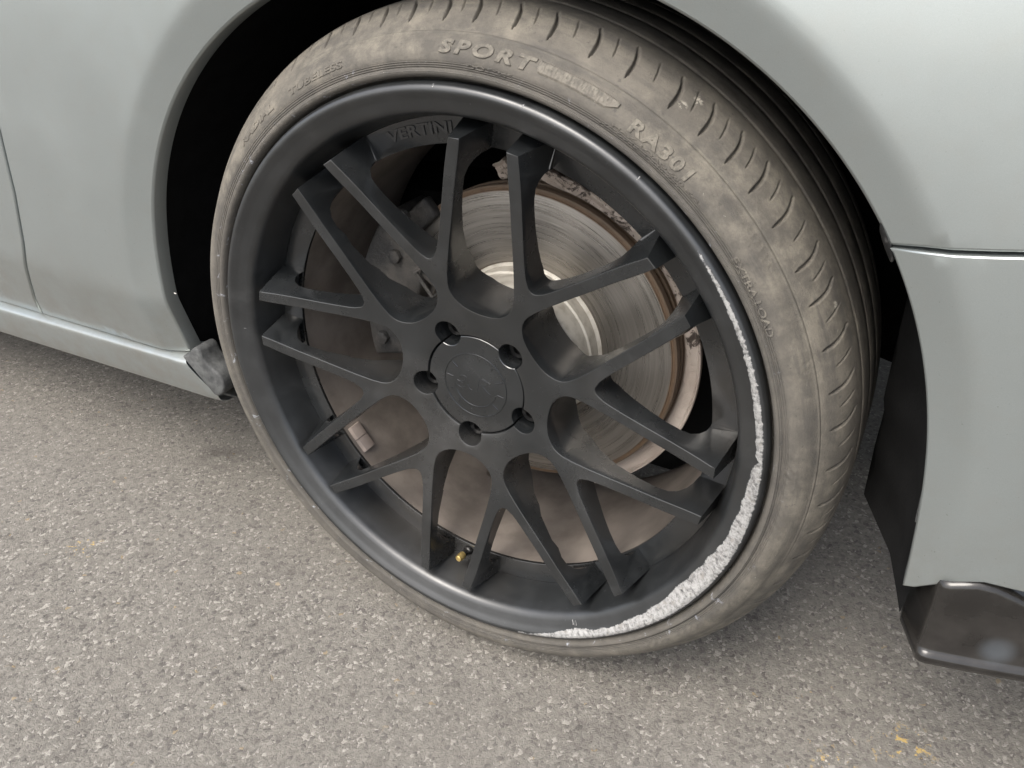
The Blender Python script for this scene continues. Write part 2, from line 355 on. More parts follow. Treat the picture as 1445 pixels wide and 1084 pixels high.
# ------------------------------------------------------------------ road
def build_road():
    # fine uneven sheet near the wheel, set into a coarse sheet that reaches the horizon
    x0, x1, y0, y1, st = -2.0, 1.4, -0.9, 2.2, 0.02
    xs = np.concatenate([[-300, -40, -8, -4], np.arange(x0, x1 + 1e-6, st), [3, 8, 40, 300]])
    ys = np.concatenate([[-300, -40, -8, -3], np.arange(y0, y1 + 1e-6, st), [4, 8, 40, 300]])
    X, Y = np.meshgrid(xs, ys, indexing='ij'); Z = np.full_like(X, GZ)
    ph = rng.uniform(0, 6.28, 12); kx = rng.uniform(-14, 14, 12); ky = rng.uniform(-14, 14, 12)
    und = sum(np.sin(kx[i] * X + ky[i] * Y + ph[i]) for i in range(12)) * 0.00035
    fall = np.clip((2.5 - np.hypot(X, Y)) / 1.0, 0, 1) * np.clip((np.hypot(X - 0.0, Y - 0.12) - 0.12) / 0.2, 0, 1)
    Z = Z + und * fall
    o = grid_mesh('road', np.stack([X, Y, Z], -1), False, road, None, flip=True)
    o['kind'] = 'structure'; o['label'] = 'worn grey asphalt road surface under and beside the car'
    return o
build_road()
def build_grit():
    V = []; F = []
    for k in range(500):
        x = rng.uniform(-1.0, 0.75); y = rng.uniform(-0.45, 0.7)
        if math.hypot(x, y - 0.12) < 0.16: continue
        s = rng.uniform(0.0006, 0.0019) * (1.6 if rng.random() < 0.06 else 1); b = len(V)
        for (dx, dy, dz) in ((1, 0, 0.2), (0.2, 1, 0.2), (-1, 0.2, 0.2), (-0.1, -1, 0.2), (0.1, 0, 1), (0, 0, -0.5)):
            V.append((x + s * (dx + rng.uniform(-.3, .3)), y + s * (dy + rng.uniform(-.3, .3)), GZ + 0.0006 + s * 0.6 * dz))
        F += [(b, b + 1, b + 4), (b + 1, b + 2, b + 4), (b + 2, b + 3, b + 4), (b + 3, b, b + 4), (b + 1, b, b + 5), (b + 2, b + 1, b + 5), (b + 3, b + 2, b + 5), (b, b + 3, b + 5)]
    m = Mat('loose_grit', rough=0.8); m.col(m.mix(m.ramp(m.voro(60, 'Distance'), 0.2, 0.7), (0.34, 0.31, 0.27), (0.10, 0.09, 0.08)))
    o = mesh('grit', V, F, m, None, smooth=False); o['kind'] = 'stuff'; o['label'] = 'loose pale grit scattered over the grey asphalt'; o['category'] = 'grit'
build_grit()

# ------------------------------------------------------------------ car
car = empty('car'); car['label'] = 'silver grey-green car with satin black alloy wheel and gloss black lower lip'; car['category'] = 'car'
ARCH = [(-14.0, 0.3841), (-8.0, 0.3841), (-2.0, 0.3781), (4.0, 0.3762), (10.0, 0.3767), (16.0, 0.3781), (22.0, 0.3795), (28.0, 0.3803), (34.0, 0.3802), (40.0, 0.3791), (46.0, 0.377), (52.0, 0.3742), (58.0, 0.3709), (64.0, 0.3674), (70.0, 0.364), (76.0, 0.3611), (82.0, 0.3589), (88.0, 0.3576), (94.0, 0.3572), (100.0, 0.358), (106.0, 0.3597), (112.0, 0.3623), (118.0, 0.3656), (124.0, 0.3694), (130.0, 0.3733), (136.0, 0.3769), (142.0, 0.3801), (148.0, 0.3825), (154.0, 0.3839), (160.0, 0.3842), (166.0, 0.3834), (172.0, 0.382), (178.0, 0.3805), (184.0, 0.3805), (190.0, 0.3835), (196.0, 0.386)]
EDGE = [(-14.0, 0.399), (-2.0, 0.3995), (4.0, 0.4014), (10.0, 0.4042), (22.0, 0.4073), (34.0, 0.4076), (46.0, 0.4058), (58.0, 0.4027), (70.0, 0.3993), (82.0, 0.3966), (94.0, 0.3953), (106.0, 0.3961), (118.0, 0.3991), (130.0, 0.4041), (142.0, 0.41), (154.0, 0.4154), (166.0, 0.4179), (178.0, 0.4163), (196.0, 0.4163)]
_aa = np.arange(-60, 261, 1.0); _ar = np.interp(_aa, [a for a, _ in ARCH], [r for _, r in ARCH])
_k = np.exp(-0.5 * (np.arange(-20, 21) / 3.0) ** 2); _ar = np.convolve(np.pad(_ar, 20, mode='edge'), _k / _k.sum(), 'valid')
def arch_r(deg): return float(np.interp(deg, _aa, _ar))
def arch_np(deg): return np.interp(deg, _aa, _ar)
def sstep(x, a, b):
    t = np.clip((x - a) / (b - a), 0, 1); return t * t * (3 - 2 * t)
def softramp(x, s):   # smooth max(0,x)
    return 0.5 * (x + np.sqrt(x * x + s * s))
def body_y(x, z):
    x = np.asarray(x, float); z = np.asarray(z, float)
    r = np.hypot(x, z - ZC); a = np.degrees(np.arctan2(z - ZC, x)); a = np.where(a < -90, a + 360, a)
    y = -0.012 - 0.045 * np.clip(x, -0.9, 0.5)
    # flank below the crease turns under (ahead of the arch, seen left), softer below the bumper corner
    tuck = softramp(0.343 - z, 0.005) * 0.26 * sstep(-x, 0.0, 0.25)
    y = y + tuck
    # shoulder: the side leans in towards the glass
    y = y + 0.17 * softramp(z - 0.40, 0.12) ** 2 + 0.0008
    y = y + 0.55 * softramp(x - 0.36, 0.04) ** 2
    # flattened lip round the arch, a hand's breadth wide, set back towards the opening
    edge = np.interp(a, [q[0] for q in EDGE], [q[1] for q in EDGE])
    soft = np.interp(a, [-14, 60, 120, 196], [0.0025, 0.0022, 0.0012, 0.0008])
    y = y + softramp(edge - r, 1e-9) * 0 + softramp(edge - r, soft) * np.interp(a, [-14, 60, 110, 196], [0.36, 0.38, 0.36, 0.30])
    return y
def panel(name, poly, mat, parent, depth=0.014, bev=0.0022, step=0.011, yoff=0.0, yf=body_y, pts=None):
    P = np.array(poly)
    if ((P[:, 0] * np.roll(P[:, 1], -1) - np.roll(P[:, 0], -1) * P[:, 1]).sum()) < 0: P = P[::-1]
    I = inset(P, bev); I2 = inset(P, bev * 0.29)
    lo, hi = P.min(0), P.max(0)
    gx, gz = np.meshgrid(np.arange(lo[0], hi[0], step), np.arange(lo[1], hi[1], step), indexing='ij')
    G = np.c_[gx.ravel(), gz.ravel()]
    G[:, 0] += np.where((np.arange(len(G)) % 2) == 0, 0, step * 0.13)
    # finer rings along the arch
    rings = []
    for dr in np.arange(0.004, 0.075, 0.005):
        for a in np.arange(-14, 196, 1.0):
            rr = arch_r(a) + dr; rings.append((rr * math.cos(R(a)), ZC + rr * math.sin(R(a))))
    rings = np.array(rings); aa = np.degrees(np.arctan2(G[:, 1] - ZC, G[:, 0])); aa = np.where(aa < -90, aa + 360, aa)
    G = G[np.hypot(G[:, 0], G[:, 1] - ZC) > arch_np(aa) + 0.08]
    G = np.vstack([G, rings])
    V2, F, mp = cap([I], G); n = len(P)
    V = [(v[0], yoff + yy, v[1]) for v, yy in zip(V2, yf(V2[:, 0], V2[:, 1]))]
    F = [tuple(f) for f in F]
    yb = yf(P[:, 0], P[:, 1]) + yoff
    layers = [mp]
    for Q, dy in ((I2, bev * 0.29), (P, bev), (P, depth)):
        s = len(V); V += [(q[0], yy + dy, q[1]) for q, yy in zip(Q, yb)]; layers.append([s + i for i in range(n)])
    for A, B in zip(layers, layers[1:]):
        for i in range(n):
            j = (i + 1) % n; F.append((A[i], A[j], B[j], B[i]))
    o = fix(mesh(name, V, F, mat, parent, angle=60))
    # outward means towards -y
    return o
def dens(pts, st=0.012):
    out = []
    for (a, b) in zip(pts, pts[1:]):
        a = np.array(a); b = np.array(b); k = max(1, int(np.linalg.norm(b - a) / st))
        for t in range(k): out.append(tuple(a + (b - a) * t / k))
    out.append(tuple(pts[-1])); return out
def polar_pt(a, r): return (r * math.cos(R(a)), ZC + r * math.sin(R(a)))
SEAM = [(0.3183, 0.5422), (0.336, 0.5455), (0.3527, 0.548), (0.372, 0.5509), (0.3872, 0.5534), (0.44, 0.559), (0.5, 0.562), (0.95, 0.57)]
GAP = [(-0.590, 0.86), (-0.583, 0.62), (-0.5865, 0.50), (-0.5920, 0.432), (-0.6050, 0.371), (-0.6140, 0.345), (-0.6200, 0.334), (-0.6330, 0.310), (-0.6476, 0.282), (-0.658, 0.258)]
def sill_top(x): return 0.2705 - 0.052 * (-0.40 - x)
SILL_TOP = 0.287
def offset_line(pts, dx=0, dz=0): return [(x + dx, z + dz) for x, z in pts]
a_s = math.degrees(math.atan2(SEAM[0][1] - ZC, SEAM[0][0]))
def build_body():
    archp = [polar_pt(a, arch_r(a)) for a in np.arange(a_s, 189.4, 0.8)]
    up = dens(archp[::1], 0.01)
    left_bottom = [archp[-1], (-0.3895, sill_top(-0.3895) + 0.001), (-0.42, sill_top(-0.42)), (-0.6515, sill_top(-0.6515))]
    gap = offset_line(GAP[::-1], 0.0018)
    gap = [g for g in gap if g[1] > 0.265]
    poly = up[:-1] + dens(left_bottom, 0.015)[:-1] + dens([left_bottom[-1]] + gap[0:], 0.012)[:-1] + dens([gap[-1], (0.95, 0.86), (0.95, 0.572)], 0.03)[:-1] + dens([(0.95, 0.572)] + offset_line(SEAM[::-1], 0, 0.0010)[1:], 0.012)[:-1]
    f = panel('fender', poly, paint, car, depth=0.017)
    f['label'] = 'silver grey-green wing panel curving over the wheel'
    dg = offset_line(GAP, -0.0018); dg = [g for g in dg if g[1] > 0.265]
    poly = dens(dg + [(-0.6555, sill_top(-0.6555)), (-1.5, sill_top(-1.5)), (-1.5, 0.86), dg[0]], 0.014)[:-1]
    panel('door', poly, paint, car, depth=0.02)
    archq = [polar_pt(a, arch_r(a)) for a in np.arange(-5.2, a_s - 0.35, 0.8)]
    poly = dens(archq, 0.01)[:-1] + dens([archq[-1]] + offset_line(SEAM, 0.0005, -0.0013), 0.012)[:-1] + dens([(0.95, 0.5678), (0.95, 0.335), (0.46, 0.3305), (0.425, 0.3290), (0.41, 0.3230), (0.395, 0.3120), (0.387, 0.3045), archq[0]], 0.012)[:-1]
    b = panel('bumper', poly, paint, car, depth=0.017, bev=0.0012)
    b['label'] = 'grey-green bumper corner below the panel seam'
build_body()
# black strips added behind the panel gaps, standing in for their shade
def strip(name, pts, half, off, mat, along):
    V = []; F = []
    for i, (x, z) in enumerate(pts):
        y = float(body_y(x, z)) + off
        dx, dz = (half, 0) if along == 'z' else (0, half)
        V += [(x - dx, y, z - dz), (x + dx, y, z + dz)]
        if i: F.append((2 * i - 2, 2 * i - 1, 2 * i + 1, 2 * i))
    return mesh(name, V, F, mat, car)
strip('door_gap_shade', dens([(g[0], g[1]) for g in GAP if g[1] > 0.26], 0.01), 0.012, 0.012, dark, 'z')
strip('seam_gap_shade', dens(SEAM[1:], 0.02), 0.012, 0.013, dark, 'x')

# sill: one long rounded rocker moulding
def build_sill():
    prof = [(0.030, 0.293), (0.008, 0.2885), (0.001, 0.2868), (-0.0035, 0.2845), (-0.0052, 0.281), (-0.0050, 0.274), (-0.0030, 0.260), (0.0, 0.246), (0.0025, 0.2400), (0.007, 0.2365), (0.02, 0.234), (0.09, 0.232), (0.6, 0.231)]
    prof = smooth_prof(prof, 4)
    xs = np.concatenate([np.linspace(-1.6, -0.44, 40), np.linspace(-0.43, -0.378, 8)])
    V = np.empty((len(xs), len(prof), 3))
    for i, x in enumerate(xs):
        t = np.clip((x + 0.39) / 0.03, 0, 1)
        zt = sill_top(x) - 0.2875
        V[i, :, 0] = x + np.clip((x + 0.47) / 0.092, 0, 1) * np.clip(0.2715 - (prof[:, 1] + zt), 0, 0.040); V[i, :, 1] = -0.012 - 0.045 * max(x, -0.9) + 0.0185 + prof[:, 0] + 0.004 * t
        V[i, :, 2] = prof[:, 1] + zt
    s = grid_mesh('sill', V, False, paint, car, flip=False); fix(s)
    poly = [(-0.381, 0.2735), (-0.3690, 0.2790), (-0.3620, 0.2875), (-0.3556, 0.2907), (-0.3500, 0.2880), (-0.3470, 0.2780), (-0.3400, 0.2705), (-0.3289, 0.2652), (-0.3220, 0.2560), (-0.3222, 0.2475), (-0.327, 0.2385), (-0.3340, 0.2330), (-0.3400, 0.2322)]
    e = prism('sill_end_cap', poly, 0.0215, 0.05, plast, car, bevel=0.003, seg=3)
    for (x, z) in ((-0.3560, 0.2765), (-0.3335, 0.2500)):
        q = [(x + 0.0042 * math.cos(t), z + 0.0042 * math.sin(t)) for t in np.linspace(0, 2 * math.pi, 12, endpoint=False)]
        prism('screw', q, 0.0212, 0.024, plast, e, bevel=0.0008)
    return s
build_sill()

# gloss black lower lip
def build_lip():
    # the front outline, swept back as a thick blade; front face follows the bumper corner
    def ly(x): return -0.036 + 0.5 * max(0.0, x - 0.41) ** 2 + 0.18 * (x - 0.40)
    cols = np.concatenate([[0.3985, 0.4000, 0.4030, 0.407], np.linspace(0.412, 0.95, 50)])
    V = []
    for i, x in enumerate(cols):
        k = min(1.0, (x - 0.3985) / 0.0085); k = math.sqrt(max(0, 1 - (1 - k) ** 2))
        y = ly(x)
        zt = 0.3215 + 0.006 * sstep(x, 0.40, 0.425) - 0.014 * sstep(x, 0.425, 0.47) - 0.01 * max(0, x - .47)
        zb = 0.2445 + 0.004 * (x - 0.40) / 0.07 * 0.4
        lean = (0.3215 - 0.2445)
        row = []
        for (dy, z) in ((0.060, zt + 0.001), (0.012, zt + 0.001), (0.006, zt + 0.0008), (0.0022, zt - 0.0008), (0.0, zt - 0.0048), (0.0004, zt - 0.02), (0.0006, zb + 0.03), (0.0, zb + 0.0165), (-0.0015, zb + 0.0145), (-0.0040, zb + 0.0125), (-0.0046, zb + 0.0105), (-0.003, zb + 0.005), (0.002, zb + 0.001), (0.010, zb), (0.016, zb - 0.001), (0.09, zb + 0.001)):
            yy = y + dy + (1 - k) * 0.008 + 0.003
            row.append((x, yy, z))
        V.append(row)
    V = np.array(V)
    # lean the free end: its lower corner reaches a little further back under the car
    o = grid_mesh('bumper_lip', V, False, gloss, car); 
    me = o.data; bm = bmesh.new(); bm.from_mesh(me); bm.verts.ensure_lookup_table()
    n = V.shape[1]; 
    # end wall
    back = [bm.verts.new((v[0] - 0.012, v[1] + 0.03 if j not in (0, n - 1) else v[1], v[2] - 0.0 if j > 5 else v[2] - 0.001)) for j, v in enumerate(V[0])]
    bm.verts.ensure_lookup_table()
    for j in range(n - 1): bm.faces.new((bm.verts[j], bm.verts[j + 1], back[j + 1], back[j]))
    try: bm.faces.new(back)
    except Exception: pass
    bmesh.ops.recalc_face_normals(bm, faces=bm.faces); bm.to_mesh(me); bm.free(); me.shade_smooth(); me.set_sharp_from_angle(angle=R(55))
    o['label'] = 'gloss black lip under the bumper corner'
build_lip()

# wheel arch liner: half tunnel plus inner wall
def build_liner():
    A = np.arange(-10, 197, 2.0); ys = [0.0, 0.004, 0.02, 0.06, 0.12, 0.2, 0.3, 0.37]
    V = np.empty((len(A), len(ys) + 1, 3))
    for i, a in enumerate(A):
        r0 = arch_r(a) + 0.006
        for j, yy in enumerate(ys):
            r = r0 + 0.016 * min(1, yy / 0.06) + 0.0015 * math.sin(a * 0.7) * (yy > 0.02)
            cut = min(0.062, 0.50 * yy) * (1 - sstep(a, 5, 50))
            r -= float(cut)
            xo, zo = r0 * math.cos(R(a)), ZC + r0 * math.sin(R(a))
            x, z = r * math.cos(R(a)), ZC + r * math.sin(R(a))
            yb = float(body_y(xo, zo)) + 0.013
            V[i, j] = (x, yb * max(0, 1 - yy / 0.3) + yy, z)
        V[i, -1] = (0.02 * math.cos(R(a)), 0.40, ZC + 0.02 * math.sin(R(a)))
    fix(grid_mesh('wheel_arch_liner', V, False, liner, car))
    # two liner clips that catch the light at the right edge of the arch
    p = [(0.310, 0.558), (0.3155, 0.552), (0.3195, 0.543), (0.3235, 0.533), (0.3215, 0.531), (0.316, 0.540), (0.311, 0.550)]
    prism('liner_clip', p, -0.010, -0.002, boltm, car, bevel=0.0015)
    p = [(0.3725, 0.425), (0.3752, 0.424), (0.3772, 0.385), (0.3775, 0.352), (0.3755, 0.352), (0.3738, 0.385)]
    c2 = prism('edge_trim', p, -0.014, -0.006, plast, car, bevel=0.0006)
    p = [(0.3765, 0.3965), (0.3778, 0.3965), (0.3788, 0.383), (0.3776, 0.383)]
    prism('spring_clip', p, -0.016, -0.0142, brass, c2, bevel=0.0003)
build_liner()
# underbody and the far side, so the space below the car is closed and dark
def slab(name, x0, x1, y0, y1, z0, z1, mat):
    return prism(name, [(x0, z0), (x1, z0), (x1, z1), (x0, z1)], y0, y1, mat, car, bevel=0.004)
slab('floor_pan', -3.2, -0.46, 0.06, 1.75, 0.262, 0.30, dark)
slab('front_undertray', 0.47, 0.98, 0.03, 1.75, 0.262, 0.30, dark)
slab('wheel_well_blocker', -0.30, 0.30, 0.275, 0.40, 0.12, 0.42, dark)  # unseen slab added to block view and light behind the open barrel
slab('engine_undertray', -0.458, 0.468, 0.42, 1.75, 0.262, 0.30, dark)

# ------------------------------------------------------------------ wheel
wheel = empty('wheel', (0, 0, ZC), car)
def yprof_interp(P):
    P = np.array(P); return lambda r: float(np.interp(r, P[:, 0], P[:, 1]))
SIDE = [(.2600, .0200), (.2665, .0190), (.2715, .0165), (.2735, .0120), (.2742, .0070), (.2755, .0035), (.2772, .0018), (.2790, .0014), (.2803, .0022), (.2812, .0032), (.2840, .0028), (.2880, .0026), (.2925, .0040),
        (.2970, .0070), (.3005, .0108), (.3035, .0150), (.3050, .0166), (.3053, .0184), (.3064, .0192), (.3085, .0212), (.3115, .0250), (.3150, .0300), (.3185, .0360), (.3212, .0420), (.3232, .0480), (.3248, .0550), (.3258, .0620)]
def side_y(r):
    P = np.array(SIDE); return float(np.interp(r, P[:, 0], P[:, 1]))
def side_n(r):
    e = 1e-3; dy = (side_y(r + e) - side_y(r - e)) / (2 * e); l = math.hypot(1, dy); return dy / l, -1 / l   # (dr, dy) outward
def build_tyre():
    fine = [SIDE[0]]
    P = smooth_prof(SIDE, 4)
    tread = [(.3262, .0668), (.3263, .0690), (.3260, .0696), (.3238, .0702), (.3234, .0715), (.3238, .0728), (.3264, .0735), (.3267, .0742), (.3270, .085), (.3272, .094), (.3273, .1030), (.3270, .1036), (.3245, .1042), (.3240, .1058), (.3245, .1074), (.3270, .1081), (.3274, .1090)]
    cy = 0.1225
    half = np.vstack([P, np.array(tread)])
    full = np.vstack([half, np.c_[half[::-1, 0], 2 * cy - half[::-1, 1]]])
    n = 3240; a = np.linspace(0, 360, n, endpoint=False)
    Rr = np.repeat(full[None, :, 0], n, 0); Y = np.repeat(full[None, :, 1], n, 0)
    seq = [114.84, 109.02, 103.86, 98.94, 93.31, 88.63, 82.74, 77.53, 71.4, 66.0, 59.27, 54.18, 49.39, 44.64, 39.34, 32.9, 27.97, 21.5, 15.2, 9.6, 3.1, -3.2, -8.6, -14.0, -20.4, -25.8, -31.2, -36.4, -42.8, -48.2]
    g = [5.0, 5.8, 6.2, 5.1, 4.9, 5.4]; k = 0
    while seq[-1] > -240: seq.append(seq[-1] - g[k % 6]); k += 1
    seq = [s for s in seq if s > 120.4 - 360]
    sel = np.where((full[:, 1] < 0.066) & (full[:, 0] > 0.303))[0]
    sel2 = np.where((full[:, 1] > 2 * cy - 0.066) & (full[:, 0] > 0.303))[0]
    def slit(c, t0, t1, half_w, depth, bulge, sels, mirror=False):
        for j in sels:
            yy = full[j, 1] if not mirror else 2 * cy - full[j, 1]
            t = (yy - 0.0235) / (0.053 - 0.0235)
            if t < t0 or t > t1: continue
            u = (t - t0) / (t1 - t0); ca = c - 0.6 + 1.5 * t - bulge * math.sin(math.pi * t)
            w = half_w * (0.35 + 0.65 * math.sin(math.pi * min(1, u * 0.75 + 0.2))) / 0.32 * 57.3
            if u < 0.1: w *= 0.5
            da = np.abs((a - ca + 180) % 360 - 180)
            Rr[:, j] -= depth * np.clip(1.25 * (1 - da / w), 0, 1) * min(1, (u + 0.05) * 5) * (1 if u < 0.93 else 0.6)
    for i, c0 in enumerate(seq):
        slit(c0, 0.02, 1.0, 0.0018, 0.0048, 0.50, sel)
        nx = seq[(i + 1) % len(seq)]; mid = c0 - 0.5 * ((c0 - nx) % 360)
        slit(mid, 0.30, 0.92, 0.0009, 0.0022, 0.3, sel)
        slit(c0, 0.06, 1.0, 0.00145, 0.0042, 0.75, sel2, True)
    # serrated band low on the sidewall, and faint ribbing
    for j in range(len(full)):
        r, y = full[j]
        if y < 0.03 and 0.2835 < r < 0.2925:
            m = ((a < 9) | (a > 312)) * (0.6 + 0.4 * np.sin(np.radians(a) * 37))
            Y[:, j] -= 0.00035 * m * np.sin(np.radians(a) * 200 + (r - 0.2835) * 900)
        if y < 0.03 and 0.2995 < r < 0.3035:
            m = ((a > 34) & (a < 41)) | ((a > 18) & (a < 21))
            Y[:, j] -= 0.0002 * m * np.sin(np.radians(a) * 330)
    # raised heel line beside the crease
    A = np.radians(a)[:, None]
    X = Rr * np.cos(A); Z = Rr * np.sin(A)
    # weight of the car: the contact patch is flat, the wall above bulges a little
    floor = GZ - ZC + 0.0004
    over = np.clip(floor - Z, 0, 1); Z = np.maximum(Z, floor)
    low = np.clip((-Z - 0.24) / 0.08, 0, 1) * (np.abs(X) < 0.16) * np.clip(1 - (X / 0.15) ** 2, 0, 1)
    Y = Y + np.where(Y < cy, -1, 1) * low * 0.0025 * ((Rr > 0.283) & (Rr < 0.318))
    V = np.stack([X, Y, Z], -1)
    o = grid_mesh('tyre', V, True, tyrem, wheel); return o
tyre = build_tyre()

# raised lettering bent round the sidewall
def letters(name, text, a_start, r_base, h, mat, width=None, raise_=0.0009, shear=0.0, offset=0.0, on='side', ring_y=0.048, space=1.0, thick=0.0012):
    cu = bpy.data.curves.new(name, 'FONT'); cu.body = text; cu.size = h / 0.72; cu.shear = shear; cu.offset = offset; cu.resolution_u = 3; cu.space_character = space
    cu.extrude = thick / 2; cu.bevel_depth = thick * 0.15; cu.bevel_resolution = 0
    to = bpy.data.objects.new(name + '_tmp', cu); COL.objects.link(to); dg = bpy.context.evaluated_depsgraph_get(); dg.update()
    me = bpy.data.meshes.new_from_object(to.evaluated_get(dg)); bpy.data.objects.remove(to); bpy.data.curves.remove(cu)
    bm = bmesh.new(); bm.from_mesh(me); bmesh.ops.subdivide_edges(bm, edges=[e for e in bm.edges if e.calc_length() > h * 0.45], cuts=2); bm.to_mesh(me); bm.free()
    n = len(me.vertices); co = np.empty(n * 3); me.vertices.foreach_get('co', co); co = co.reshape(-1, 3)
    wtot = co[:, 0].max(); k = 1.0 if width is None else width / wtot
    out = np.empty_like(co)
    for i, (u, v, q) in enumerate(co):
        a = R(a_start) - u * k / r_base; r = r_base + v
        if on == 'side': dr, dy = side_n(r); y = side_y(r)
        else: dr, dy = 0, -1; y = ring_y
        off = q + raise_ - thick / 2
        r2 = r + dr * off; out[i] = (r2 * math.cos(a), y + dy * off, r2 * math.sin(a))
    me.vertices.foreach_set('co', out.ravel()); me.update(); me.materials.clear(); me.materials.append(mat.m)
    bm = bmesh.new(); bm.from_mesh(me); bmesh.ops.recalc_face_normals(bm, faces=bm.faces); bm.to_mesh(me); bm.free()
    return link(bpy.data.objects.new('lettering', me), wheel)
def arcw(a0, a1, r): return R(abs(a0 - a1)) * r
letters('sport', 'SPORT', 91.3, 0.2925, 0.0077, letterm, width=arcw(91.3, 76.3, 0.292), raise_=0.0009, shear=0.15, offset=0.00035, space=1.35)
letters('code', 'RA301', 61.0, 0.2905, 0.0078, letterm, width=arcw(61.0, 50.4, 0.29), raise_=0.0008, shear=0.05, offset=0.0003, space=1.2)
letters('extra', 'EXTRA LOAD', 38.4, 0.2835, 0.0052, letterm, width=arcw(38.4, 25.8, 0.2835), raise_=0.0006)
letters('tubeless', 'TUBELESS', 121.5, 0.2905, 0.0050, tyrem, width=arcw(121.5, 109.0, 0.2905), raise_=0.0006)
letters('radial', 'RADIAL', 137.0, 0.2915, 0.0055, tyrem, width=arcw(137, 126, 0.2915), raise_=0.0006)
letters('load1', 'MAX. LOAD 690 KG', 63.0, 0.2866, 0.0021, tyrem, width=arcw(63.8, 48.0, 0.2862), raise_=0.0003)
letters('load2', 'MAX. PRESS. 340 KPA', 64.8, 0.2835, 0.0020, tyrem, width=arcw(64.8, 50.0, 0.283), raise_=0.0004)
letters('code2', 'DOT 245', 86.5, 0.2838, 0.0030, tyrem, width=arcw(86.5, 79.0, 0.2838), raise_=0.0004)
letters('brand', 'VERTINI', 112.8, 0.2245, 0.0095, spokem, width=arcw(112.8, 96.2, 0.2245), raise_=0.0008, offset=0.0003, on='ring')

def plaque():   # raised pointed field after the word SPORT
    V = []; F = []; n = 60; rows = 6
    for i in range(n + 1):
        t = i / n; a = 76.0 - t * 12.6
        lo, hi = 0.2925, 0.3008
        if t > 0.86: s = (t - 0.86) / 0.14; lo += (hi - lo) * 0.55 * s; hi -= 0.0012 * s
        if t < 0.04: lo += 0.003 * (1 - t / 0.04)
        for j in range(rows + 1):
            r = lo + (hi - lo) * j / rows; dr, dy = side_n(r); off = 0.0013 if 0 < j < rows and 0 < i < n else -0.0003
            if 0 < j < rows and 2 < i < n - 6: off += 0.0005 * (math.sin(i * 2.3 + j) > 0.2) * (1 < j < rows - 1)
            r2 = r + dr * off; V.append((r2 * math.cos(R(a)), side_y(r) + dy * off, r2 * math.sin(R(a))))
    for i in range(n):
        for j in range(rows): b = i * (rows + 1) + j; F.append((b, b + 1, b + rows + 2, b + rows + 1))
    fix(mesh('sidewall_badge', V, F, letterm, wheel, angle=25))
plaque()

# rim: flange, dished lip, barrel
LIP = [(.2665, .0190), (.2700, .0165), (.2716, .0120), (.2718, .0070), (.2710, .0042), (.2696, .0016), (.2674, .0003), (.2650, .0002), (.2622, .0016), (.2585, .0038), (.2540, .0060), (.2505, .0078), (.2478, .0100), (.2459, .0132), (.2446, .0178), (.2430, .0240), (.2412, .0320), (.2395, .0410), (.2386, .0490)]
def build_rim():
    P = smooth_prof(LIP, 5); P[0] = LIP[0]
    o = lathe('rim', P, rimm, wheel, n=1800)
    n = 1800; a = np.linspace(0, 360, n, endpoint=False); a = np.where(a > 180, a - 360, a)
    s_a = [-77, -75.5, -74.5, -73.6, -72.5, -66, -62, -57, -52, -48, -44, -38, -33, -29, -24, -20, -16, -10, -5, -1, 2.0, 3.6, 4.6, 5.6, 9, 14, 19, 25, 29, 33, 37, 41, 42]
    s_w = [.0018, .0022, .0003, .0026, .0030, .0085, .0110, .0090, .0085, .0115, .0130, .0150, .0185, .0195, .0180, .0170, .0145, .0135, .0125, .0115, .0095, .0060, .0024, .0060, .0068, .0062, .0058, .0042, .0040, .0030, .0024, .0010, 0]
    s_o = [.2700] * len(s_a)
    W = np.interp(a, s_a, s_w, left=0, right=0) * 0.9
    arc_len = np.zeros(len(P)); k0 = int(np.argmin(P[:, 1]))
    seg = np.linalg.norm(np.diff(P, axis=0), axis=1); cum = np.concatenate([[0], np.cumsum(seg)]); sd = cum - cum[k0]   # + goes inwards over the lip
    jig = np.interp(a, np.linspace(-180, 180, 240), rng.uniform(-1, 1, 240)) * 0.0009 * (W > 0.003) * (a > -76)
    outer = np.interp(-0.0020, [-1, 1], [-1, 1]) 
    val = np.zeros((n, len(P)))
    for i in range(n):
        if W[i] <= 0: continue
        w_ = W[i] + jig[i]; inn = outer + w_ + 0.0005
        d_ = np.minimum(sd - outer, inn - sd)
        val[i] = np.clip(0.5 + d_ / 0.0022, 0, 1)
    # little nicks elsewhere on the flange
    for (ang, s0, s1) in ((92.5, -0.006, -0.002), (76.3, -0.006, -0.002), (55.7, -0.006, -0.002), (177.5, 0.011, 0.0135), (-62, 0.011, 0.0165), (-61.6, 0.011, 0.016), (-62.3, 0.012, 0.017)):
        i = int(round((ang % 360) / 360 * n)) % n
        for di in (0,): 
            m = (sd > s0) & (sd < s1); val[(i + di) % n, m] = 1.0; 
    at = o.data.attributes.new('scuff', 'FLOAT', 'POINT'); at.data.foreach_set('value', val.ravel().astype(np.float32))
    return o
build_rim()
lathe('rim_ring', [(.2384, .0482), (.2384, .0480), (.2162, .0480), (.2157, .0484), (.2157, .0510), (.2160, .0520)], spokem, wheel, n=720, angle=40)
lathe('rim_barrel', smooth_prof([(.2159, .0515), (.2160, .070), (.2155, .10), (.2155, .14), (.2165, .19), (.2200, .215), (.2300, .226), (.2400, .232), (.2500, .234), (.2660, .232), (.2700, .236), (.2700, .242)], 4), barrel, wheel, n=360)

